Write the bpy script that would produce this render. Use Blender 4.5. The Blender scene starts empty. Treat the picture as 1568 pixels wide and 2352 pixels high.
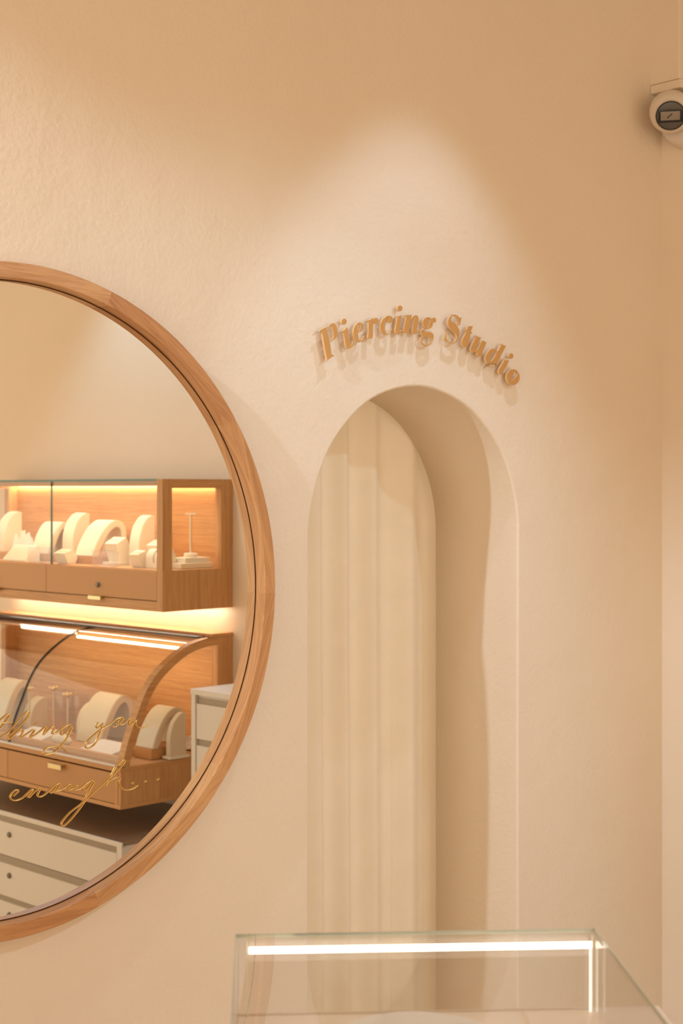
# Plaster shop wall with round mirror, arched curtain doorway and glass showcase
import bpy, bmesh, math, random
from mathutils import Vector, Matrix
random.seed(4)
C = bpy.context.scene.collection
PI = math.pi
EYE = 1.60          # camera height over the z = 0 datum; the shop floor lies lower
CAM_Y = -2.625
FLOOR = -0.16
CEIL = 3.40

PLASTER1, PLASTER2 = (.815, .68, .53), (.84, .71, .565)
LED_CAB, LED_UNDER, LED_LOW, LED_CASE = 46.0, 46.0, 26.0, 6.0
AMB, AMB_COL = 1.5, (1.0, .78, .53)
WORLD, WSTR = (1.0, .82, .60), 1.75
EXPOSURE = 0.0
WARM = (.56, .77, 1.0)
CURTAIN_THIN = 0.17
SPOTS = [
  (2.685, -.49, 3.33, 2.685, -.491, 0, 40, WARM, 67, .40, .022, 'recessed downlight above the arched opening'),
  (3.20, -2.90, 3.33, 1.90, 0, 0.60, 115, (.50, .77, 1.0), 53, .55, .05, 'ceiling spotlight aimed at the round mirror'),
  (-0.55, -.50, 3.33, 3.05, .1, 1.0, 215, (.70, .84, 1.0), 28, .75, .03, 'recessed downlight left of the mirror'),
  (3.20, -2.30, 3.33, 3.20, -2.301, 0, 64, (.40, .71, 1.0), 80, .5, .05, 'recessed downlight above the oak wall showcases'),
]
FILL_PANELS = [(-1.7, -1.7, 1.2, 1.2, 'large unseen fill panel added on the ceiling left of the mirror'), (1.6, -4.4, 1.0, 1.0, 'unseen fill panel added on the ceiling towards the shop front')]
# ------------------------------------------------------------------ materials
def mat(name, color, rough=0.6, metal=0.0, spec=0.4):
    m = bpy.data.materials.new(name); m.use_nodes = True
    b = m.node_tree.nodes['Principled BSDF']
    b.inputs['Base Color'].default_value = (*color, 1)
    b.inputs['Roughness'].default_value = rough
    b.inputs['Metallic'].default_value = metal
    b.inputs['Specular IOR Level'].default_value = spec
    return m

def nodes(m):
    nt = m.node_tree
    return nt, nt.nodes, nt.links, nt.nodes['Principled BSDF']

def mottled(name, c1, c2, scale=2.0, rough=0.75, bump=0.15, fine=90.0, spec=0.25, dist=0.004, seed=0.0):
    """hand-trowelled plaster or painted surface: soft colour clouds plus a fine relief"""
    m = mat(name, c1, rough, 0, spec)
    nt, N, Lk, b = nodes(m)
    tc = N.new('ShaderNodeTexCoord')
    mp = N.new('ShaderNodeMapping'); mp.inputs['Location'].default_value = (seed, seed * .7, 0)
    Lk.new(tc.outputs['Object'], mp.inputs['Vector'])
    n1 = N.new('ShaderNodeTexNoise'); n1.inputs['Scale'].default_value = scale; n1.inputs['Detail'].default_value = 6
    n1.inputs['Roughness'].default_value = 0.6
    Lk.new(mp.outputs['Vector'], n1.inputs['Vector'])
    r = N.new('ShaderNodeValToRGB')
    r.color_ramp.elements[0].position = 0.32; r.color_ramp.elements[0].color = (*c1, 1)
    r.color_ramp.elements[1].position = 0.68; r.color_ramp.elements[1].color = (*c2, 1)
    Lk.new(n1.outputs['Fac'], r.inputs['Fac']); Lk.new(r.outputs['Color'], b.inputs['Base Color'])
    n2 = N.new('ShaderNodeTexNoise'); n2.inputs['Scale'].default_value = fine; n2.inputs['Detail'].default_value = 5
    n3 = N.new('ShaderNodeTexNoise'); n3.inputs['Scale'].default_value = fine * .12; n3.inputs['Detail'].default_value = 3
    Lk.new(mp.outputs['Vector'], n2.inputs['Vector']); Lk.new(mp.outputs['Vector'], n3.inputs['Vector'])
    ad = N.new('ShaderNodeMath'); ad.operation = 'MULTIPLY_ADD'; ad.inputs[1].default_value = 2.2
    Lk.new(n3.outputs['Fac'], ad.inputs[0]); Lk.new(n2.outputs['Fac'], ad.inputs[2])
    bp = N.new('ShaderNodeBump'); bp.inputs['Strength'].default_value = bump; bp.inputs['Distance'].default_value = dist
    Lk.new(ad.outputs['Value'], bp.inputs['Height']); Lk.new(bp.outputs['Normal'], b.inputs['Normal'])
    return m

def wood(name, light, dark, rough=0.45, fu=2.2, fv=70.0, planks=0.0):
    """straight-grained oak; u of the UV layer runs along the grain, in metres"""
    m = mat(name, light, rough, 0, 0.35)
    nt, N, Lk, b = nodes(m)
    uv = N.new('ShaderNodeUVMap'); uv.uv_map = 'grain'
    oi = N.new('ShaderNodeObjectInfo')
    cb = N.new('ShaderNodeCombineXYZ')
    ml = N.new('ShaderNodeMath'); ml.operation = 'MULTIPLY'; ml.inputs[1].default_value = 7.3
    Lk.new(oi.outputs['Random'], ml.inputs[0]); Lk.new(ml.outputs[0], cb.inputs['X']); Lk.new(ml.outputs[0], cb.inputs['Y'])
    va = N.new('ShaderNodeVectorMath'); va.operation = 'ADD'
    Lk.new(uv.outputs['UV'], va.inputs[0]); Lk.new(cb.outputs[0], va.inputs[1])
    mp = N.new('ShaderNodeMapping'); mp.inputs['Scale'].default_value = (fu, fv, 1)
    Lk.new(va.outputs[0], mp.inputs['Vector'])
    n1 = N.new('ShaderNodeTexNoise'); n1.noise_dimensions = '2D'; n1.inputs['Scale'].default_value = 1.0
    n1.inputs['Detail'].default_value = 5; n1.inputs['Distortion'].default_value = 0.8
    Lk.new(mp.outputs[0], n1.inputs['Vector'])
    mp2 = N.new('ShaderNodeMapping'); mp2.inputs['Scale'].default_value = (fu * 6, fv * 5, 1)
    Lk.new(va.outputs[0], mp2.inputs['Vector'])
    n2 = N.new('ShaderNodeTexNoise'); n2.noise_dimensions = '2D'; n2.inputs['Scale'].default_value = 1.0; n2.inputs['Detail'].default_value = 2
    Lk.new(mp2.outputs[0], n2.inputs['Vector'])
    r = N.new('ShaderNodeValToRGB')
    r.color_ramp.elements[0].position = 0.30; r.color_ramp.elements[0].color = (*dark, 1)
    r.color_ramp.elements[1].position = 0.62; r.color_ramp.elements[1].color = (*light, 1)
    Lk.new(n1.outputs['Fac'], r.inputs['Fac'])
    mx = N.new('ShaderNodeMix'); mx.data_type = 'RGBA'; mx.blend_type = 'MULTIPLY'; mx.inputs['Factor'].default_value = 0.35
    r2 = N.new('ShaderNodeValToRGB')
    r2.color_ramp.elements[0].position = 0.30; r2.color_ramp.elements[0].color = (.62, .52, .42, 1)
    r2.color_ramp.elements[1].position = 0.50; r2.color_ramp.elements[1].color = (1, 1, 1, 1)
    Lk.new(n2.outputs['Fac'], r2.inputs['Fac'])
    Lk.new(r.outputs['Color'], mx.inputs[6]); Lk.new(r2.outputs['Color'], mx.inputs[7])
    Lk.new(mx.outputs[2], b.inputs['Base Color'])
    bp = N.new('ShaderNodeBump'); bp.inputs['Strength'].default_value = 0.08; bp.inputs['Distance'].default_value = 0.002
    Lk.new(n2.outputs['Fac'], bp.inputs['Height']); Lk.new(bp.outputs['Normal'], b.inputs['Normal'])
    return m

def emit(name, color, strength):
    m = bpy.data.materials.new(name); m.use_nodes = True
    nt = m.node_tree; nt.nodes.remove(nt.nodes['Principled BSDF'])
    e = nt.nodes.new('ShaderNodeEmission'); e.inputs['Color'].default_value = (*color, 1); e.inputs['Strength'].default_value = strength
    nt.links.new(e.outputs[0], nt.nodes['Material Output'].inputs['Surface'])
    return m

def thin_glass(name, tint=(.992, .994, .990), ior=1.5):
    """a pane: clear, with the reflection of its polished faces"""
    m = bpy.data.materials.new(name); m.use_nodes = True
    nt = m.node_tree; nt.nodes.remove(nt.nodes['Principled BSDF'])
    t = nt.nodes.new('ShaderNodeBsdfTransparent'); t.inputs['Color'].default_value = (*tint, 1)
    g = nt.nodes.new('ShaderNodeBsdfGlossy'); g.inputs['Roughness'].default_value = 0.0
    lw = nt.nodes.new('ShaderNodeLayerWeight'); lw.inputs['Blend'].default_value = .5      # Schlick's curve on the facing angle
    pw = nt.nodes.new('ShaderNodeMath'); pw.operation = 'POWER'; pw.inputs[1].default_value = 5
    f0 = ((ior - 1) / (ior + 1)) ** 2
    fr = nt.nodes.new('ShaderNodeMath'); fr.operation = 'MULTIPLY_ADD'; fr.inputs[1].default_value = 1 - f0; fr.inputs[2].default_value = f0
    nt.links.new(lw.outputs['Facing'], pw.inputs[0]); nt.links.new(pw.outputs[0], fr.inputs[0])
    mx = nt.nodes.new('ShaderNodeMixShader')
    nt.links.new(fr.outputs[0], mx.inputs[0]); nt.links.new(t.outputs[0], mx.inputs[1]); nt.links.new(g.outputs[0], mx.inputs[2])
    nt.links.new(mx.outputs[0], nt.nodes['Material Output'].inputs['Surface'])
    return m

def mirror_mat(name):
    m = bpy.data.materials.new(name); m.use_nodes = True
    nt = m.node_tree; nt.nodes.remove(nt.nodes['Principled BSDF'])
    g = nt.nodes.new('ShaderNodeBsdfGlossy'); g.inputs['Roughness'].default_value = 0.0
    g.inputs['Color'].default_value = (.93, .94, .92, 1)
    nt.links.new(g.outputs[0], nt.nodes['Material Output'].inputs['Surface'])
    return m

def brushed(name, color, rough=.38):
    m = mat(name, color, rough, 0.55, .5)
    nt, N, Lk, b = nodes(m)
    tc = N.new('ShaderNodeTexCoord'); mp = N.new('ShaderNodeMapping'); mp.inputs['Scale'].default_value = (900, 900, 30)
    Lk.new(tc.outputs['Object'], mp.inputs['Vector'])
    n = N.new('ShaderNodeTexNoise'); n.inputs['Scale'].default_value = 1.0; n.inputs['Detail'].default_value = 2
    Lk.new(mp.outputs[0], n.inputs['Vector'])
    bp = N.new('ShaderNodeBump'); bp.inputs['Strength'].default_value = .12; bp.inputs['Distance'].default_value = .0005
    Lk.new(n.outputs['Fac'], bp.inputs['Height']); Lk.new(bp.outputs['Normal'], b.inputs['Normal'])
    return m

M = {}
M['plaster'] = mottled('cream_plaster', PLASTER1, PLASTER2, 1.6, .8, .34, 85, .2)
M['plaster_b'] = mottled('cream_plaster_side', PLASTER1, PLASTER2, 1.6, .8, .16, 85, .2, seed=5.0)
M['floor'] = mottled('floor_screed', (.66, .54, .41), (.70, .58, .45), 3, .5, .05, 60)
M['ceiling'] = mat('ceiling_paint', (.60, .50, .39), .9, 0, .1)
M['curtain'] = mottled('cream_curtain_cloth', (.74, .63, .49), (.78, .67, .53), 9, .9, .10, 420, .1, .001)
_nt = M['curtain'].node_tree
_b = _nt.nodes['Principled BSDF']; _t = _nt.nodes.new('ShaderNodeBsdfTranslucent'); _m = _nt.nodes.new('ShaderNodeMixShader')
_t.inputs['Color'].default_value = (.82, .70, .55, 1); _m.inputs[0].default_value = CURTAIN_THIN      # translucency added so world light from behind brightens cloth and reveal
_nt.links.new(_b.outputs[0], _m.inputs[1]); _nt.links.new(_t.outputs[0], _m.inputs[2])
_nt.links.new(_m.outputs[0], _nt.nodes['Material Output'].inputs['Surface'])
M['oak'] = wood('oak', (.66, .365, .155), (.55, .28, .11))
M['oak_frame'] = wood('oak_frame', (.62, .32, .135), (.48, .225, .085), .42, 3.0, 60)
M['oak_dark'] = wood('oak_underside', (.40, .22, .10), (.30, .16, .07))
M['brown_top'] = mottled('brown_stone_top', (.30, .205, .135), (.35, .24, .16), 6, .35, .03, 120, .4)
M['groove'] = mat('dark_groove', (.085, .036, .014), .8, 0, .1)
M['white'] = mottled('white_lacquer', (.76, .69, .60), (.78, .71, .62), 4, .45, .02, 200, .4)
M['grip'] = mat('grip_channel', (.44, .36, .27), .6)
M['gold_sign'] = brushed('brushed_gold_sign', (.70, .40, .145))
M['gold_edge'] = mat('gold_edge', (.86, .60, .32), .35, .3, .5)
M['gold_leaf'] = mat('gold_leaf', (.72, .42, .12), .32, .75, .5)
M['brass'] = mat('brass', (.85, .68, .36), .30, .8, .5)
M['steel'] = mat('steel', (.55, .52, .48), .35, .9, .5)
M['lock'] = mat('lock_metal', (.24, .20, .155), .45, .6, .4)
M['alu'] = mat('satin_aluminium', (.66, .62, .60), .35, .8, .5)
M['black_rubber'] = mat('black_rubber', (.02, .015, .012), .5)
M['mirror'] = mirror_mat('mirror_silvering')
M['glass'] = thin_glass('clear_glass')
M['glass_edge'] = mat('green_glass_edge', (.10, .22, .19), .15, 0, .6)
M['glass_edge_pale'] = mat('pale_glass_edge', (.70, .74, .62), .2, 0, .6)
M['acrylic'] = thin_glass('clear_acrylic', (.94, .93, .95), 1.7)
M['cream'] = mottled('cream_leatherette', (.80, .73, .58), (.83, .76, .61), 12, .7, .05, 300, .25)
M['cream_led_tint'] = mat('cream_led_tint', (.74, .62, .45), .7)  # stand sides and posts: orange LED glow is put into this colour
M['white_soft'] = mat('soft_white', (.84, .80, .74), .6)
M['laminate'] = mottled('peach_laminate', (.85, .71, .57), (.87, .73, .59), 3, .45, .02, 150, .4)
M['cam_white'] = mat('camera_white', (.74, .64, .55), .35, 0, .45)
M['cam_black'] = mat('camera_black', (.012, .010, .008), .12, 0, .6)
M['cam_grey'] = mat('camera_grey', (.10, .085, .07), .25, 0, .5)
M['cam_lens'] = mat('camera_lens_pane', (.26, .215, .17), .12, 0, .7)
M['led_cab'] = emit('led_strip_cabinet', (1.0, .76, .48), LED_CAB)
M['led_under'] = emit('led_strip_under', (1.0, .90, .72), LED_UNDER)
M['led_low'] = emit('led_strip_low', (1.0, .72, .42), LED_LOW)
M['led_case'] = emit('led_strip_case', (1.0, .86, .70), LED_CASE)
M['led_case_dim'] = emit('led_strip_case_side', (1.0, .86, .70), 2.0)
M['lamp_face'] = emit('lamp_face', (1.0, .85, .68), 14.0)
M['fill_glow'] = emit('fill_panel_face', AMB_COL, AMB)

# ------------------------------------------------------------------ helpers
def prop(o, label=None, cat=None, group=None, kind=None):
    if label: o['label'] = label
    if cat: o['category'] = cat
    if group: o['group'] = group
    if kind: o['kind'] = kind
    return o

def thing(name, label, cat, loc=(0, 0, 0), rotz=0.0, group=None):
    o = bpy.data.objects.new(name, None); C.objects.link(o)
    o.empty_display_size = 0.05
    o.location = loc; o.rotation_euler = (0, 0, rotz)
    return prop(o, label, cat, group)

def obj(name, bm, m, parent=None, smooth=None):
    bmesh.ops.recalc_face_normals(bm, faces=bm.faces[:]) if smooth != 'keep' else None
    me = bpy.data.meshes.new(name); bm.to_mesh(me); bm.free()
    for mm in (m if isinstance(m, (list, tuple)) else [m]): me.materials.append(mm)
    if smooth not in (None, 'keep'):
        for p in me.polygons: p.use_smooth = True
        if isinstance(smooth, (int, float)) and not isinstance(smooth, bool):
            me.set_sharp_from_angle(angle=math.radians(smooth))
    o = bpy.data.objects.new(name, me); C.objects.link(o)
    if parent is not None: o.parent = parent
    return o

def NB(): return bmesh.new()

def uvl(bm): return bm.loops.layers.uv.get('grain') or bm.loops.layers.uv.new('grain')

def box(bm, x0, x1, y0, y1, z0, z1, grain=None, mi=0, bevel=0.0):
    """axis-aligned box; grain is the axis the wood runs along (default: the longest)"""
    u = uvl(bm)
    vs = [bm.verts.new((x, y, z)) for x in (x0, x1) for y in (y0, y1) for z in (z0, z1)]
    F = [(0, 1, 3, 2), (4, 6, 7, 5), (0, 4, 5, 1), (2, 3, 7, 6), (0, 2, 6, 4), (1, 5, 7, 3)]
    fs = [bm.faces.new([vs[i] for i in f]) for f in F]
    if grain is None:
        d = (abs(x1 - x0), abs(y1 - y0), abs(z1 - z0)); grain = d.index(max(d))
    if bevel:
        es = list({e for f in fs for e in f.edges})
        r = bmesh.ops.bevel(bm, geom=es, offset=bevel, segments=2, affect='EDGES', profile=.5)
        fs = list({f for f in r['faces']} | {f for f in fs if f.is_valid})
    off = random.random() * 5
    for f in fs:
        f.material_index = mi
        for l in f.loops:
            c = l.vert.co
            o = [k for k in range(3) if k != grain]
            l[u].uv = (c[grain] + off, c[o[0]] + c[o[1]] * 1.13 + off)
    return fs

def prism(bm, prof, axis, a0, a1, mi=0, grain=False):
    """closed 2-D profile [(p, q)] extruded along axis 0/1/2 from a0 to a1"""
    u = uvl(bm)
    def P(p, q, a):
        v = [0, 0, 0]; v[axis] = a
        o = [k for k in range(3) if k != axis]; v[o[0]] = p; v[o[1]] = q
        return v
    A = [bm.verts.new(P(p, q, a0)) for p, q in prof]; B_ = [bm.verts.new(P(p, q, a1)) for p, q in prof]
    n = len(prof); fs = [bm.faces.new(A), bm.faces.new(B_[::-1])]
    s = 0.0; cum = []
    for i in range(n):
        cum.append(s); p, q = prof[i], prof[(i + 1) % n]; s += math.hypot(p[0] - q[0], p[1] - q[1])
    cum.append(s)
    for i in range(n):
        f = bm.faces.new((A[i], A[(i + 1) % n], B_[(i + 1) % n], B_[i])); fs.append(f)
        for l, (k, a) in zip(f.loops, ((i, a0), (i + 1, a0), (i + 1, a1), (i, a1))):
            l[u].uv = (a, cum[k])
    for f in fs[:2]:
        for l in f.loops:
            c = l.vert.co; o = [k for k in range(3) if k != axis]
            l[u].uv = (c[o[0]], c[o[1]])
    for f in fs: f.material_index = mi
    return fs

def lathe(bm, prof, n=32, axis='z', cx=0, cy=0, cz=0, mi=0, closed=False):
    """profile [(r, h)] turned about an axis through (cx, cy, cz)"""
    rings = []
    for r, h in prof:
        ring = []
        if r < 1e-6:
            ring = [None]
        for i in range(n):
            a = 2 * PI * i / n; c, s = r * math.cos(a), r * math.sin(a)
            v = (cx + c, cy + s, cz + h) if axis == 'z' else (cx + h, cy + c, cz + s) if axis == 'x' else (cx + c, cy + h, cz + s)
            if r < 1e-6:
                ring = [bm.verts.new(v)]; break
            ring.append(bm.verts.new(v))
        rings.append(ring)
    fs = []
    pairs = list(zip(rings, rings[1:]))
    if closed: pairs.append((rings[-1], rings[0]))
    for a, b in pairs:
        for i in range(n):
            j = (i + 1) % n
            if len(a) == 1 and len(b) == 1: continue
            if len(a) == 1: fs.append(bm.faces.new((a[0], b[i], b[j])))
            elif len(b) == 1: fs.append(bm.faces.new((a[i], a[j], b[0])))
            else: fs.append(bm.faces.new((a[i], a[j], b[j], b[i])))
    for f in fs: f.material_index = mi
    return fs

def tube(bm, pts, r, n=8):
    """round tube through points; r is a number or one radius per point"""
    pts = [Vector(p) for p in pts]; rings = []
    rr = r if isinstance(r, (list, tuple)) else [r] * len(pts)
    up = None
    for i, p in enumerate(pts):
        t = (pts[min(i + 1, len(pts) - 1)] - pts[max(i - 1, 0)])
        t = t.normalized() if t.length > 1e-9 else Vector((0, 0, 1))
        if up is None:
            up = Vector((0, 0, 1)) if abs(t.z) < .9 else Vector((1, 0, 0))
        s = t.cross(up); s.normalize(); w = s.cross(t); w.normalize(); up = w
        rings.append([bm.verts.new(p + (s * math.cos(2 * PI * k / n) + w * math.sin(2 * PI * k / n)) * rr[i]) for k in range(n)])
    for a, b in zip(rings, rings[1:]):
        for k in range(n):
            bm.faces.new((a[k], a[(k + 1) % n], b[(k + 1) % n], b[k]))
    bm.faces.new(rings[0][::-1]); bm.faces.new(rings[-1])

def spline(P, closed=False, sub=5):
    """centripetal-ish Catmull-Rom through points"""
    n = len(P); out = []
    rng = range(n) if closed else range(n - 1)
    for i in rng:
        p1, p2 = P[i], P[(i + 1) % n]
        p0 = P[i - 1] if (closed or i > 0) else tuple(2 * a - b for a, b in zip(p1, p2))
        p3 = P[(i + 2) % n] if (closed or i + 2 < n) else tuple(2 * b - a for a, b in zip(p1, p2))
        d = math.dist(p1, p2)
        k1 = d / max(math.dist(p0, p2), 1e-9); k2 = d / max(math.dist(p1, p3), 1e-9)
        for s in range(sub):
            t = s / sub
            h1 = 2 * t**3 - 3 * t**2 + 1; h2 = t**3 - 2 * t**2 + t; h3 = -2 * t**3 + 3 * t**2; h4 = t**3 - t**2
            out.append(tuple(h1 * b + h2 * (c - a) * k1 + h3 * c + h4 * (d_ - b) * k2
                             for a, b, c, d_ in zip(p0, p1, p2, p3)))
    if not closed: out.append(tuple(P[-1]))
    return out

def smooth_loop(P, corner=52):
    """closed outline: smooth curve that keeps its sharp corners"""
    n = len(P); cs = []
    for i in range(n):
        a = Vector((P[i][0] - P[i-1][0], P[i][1] - P[i-1][1])); b = Vector((P[(i+1) % n][0] - P[i][0], P[(i+1) % n][1] - P[i][1]))
        if a.length and b.length and math.degrees(a.angle(b)) > corner: cs.append(i)
    if not cs: return spline(P, True, 4)
    out = []
    for k, i in enumerate(cs):
        j = cs[(k + 1) % len(cs)]
        seg = [P[i]]; q = i
        while True:
            q = (q + 1) % n; seg.append(P[q])
            if q == j: break
        out += (spline(seg, False, 4) if len(seg) > 2 else seg)[:-1]
    return out

def flat_letter(name, pieces, y0, y1, m, parent):
    """cut-out sheet from outlines (x, z in tenths of a millimetre), front at y0, back at y1"""
    bm = NB()
    for pc in pieces:
        cu = bpy.data.curves.new('outline', 'CURVE'); cu.dimensions = '2D'; cu.fill_mode = 'BOTH'
        cu.extrude = abs(y1 - y0) / 2 - .0004; cu.bevel_depth = .0004; cu.bevel_resolution = 1; cu.offset = -.0004
        for ring in pc:
            pts = smooth_loop(ring)
            sp = cu.splines.new('POLY'); sp.points.add(len(pts) - 1); sp.use_cyclic_u = True
            for q, (x, z) in zip(sp.points, pts): q.co = (x * 1e-4, z * 1e-4, 0, 1)
        t = bpy.data.objects.new('outline', cu); C.objects.link(t)
        dg = bpy.context.evaluated_depsgraph_get(); dg.update()
        me = bpy.data.meshes.new_from_object(t.evaluated_get(dg))
        me.transform(Matrix(((1, 0, 0, 0), (0, 0, -1, (y0 + y1) / 2), (0, 1, 0, 0), (0, 0, 0, 1))))
        bm.from_mesh(me)
        bpy.data.objects.remove(t); bpy.data.curves.remove(cu); bpy.data.meshes.remove(me)
    bmesh.ops.remove_doubles(bm, verts=bm.verts[:], dist=1e-6)
    for f in bm.faces:
        f.material_index = 0 if abs(f.normal.y) > .5 else 1
    return obj(name, bm, m, parent, 'keep')

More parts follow.
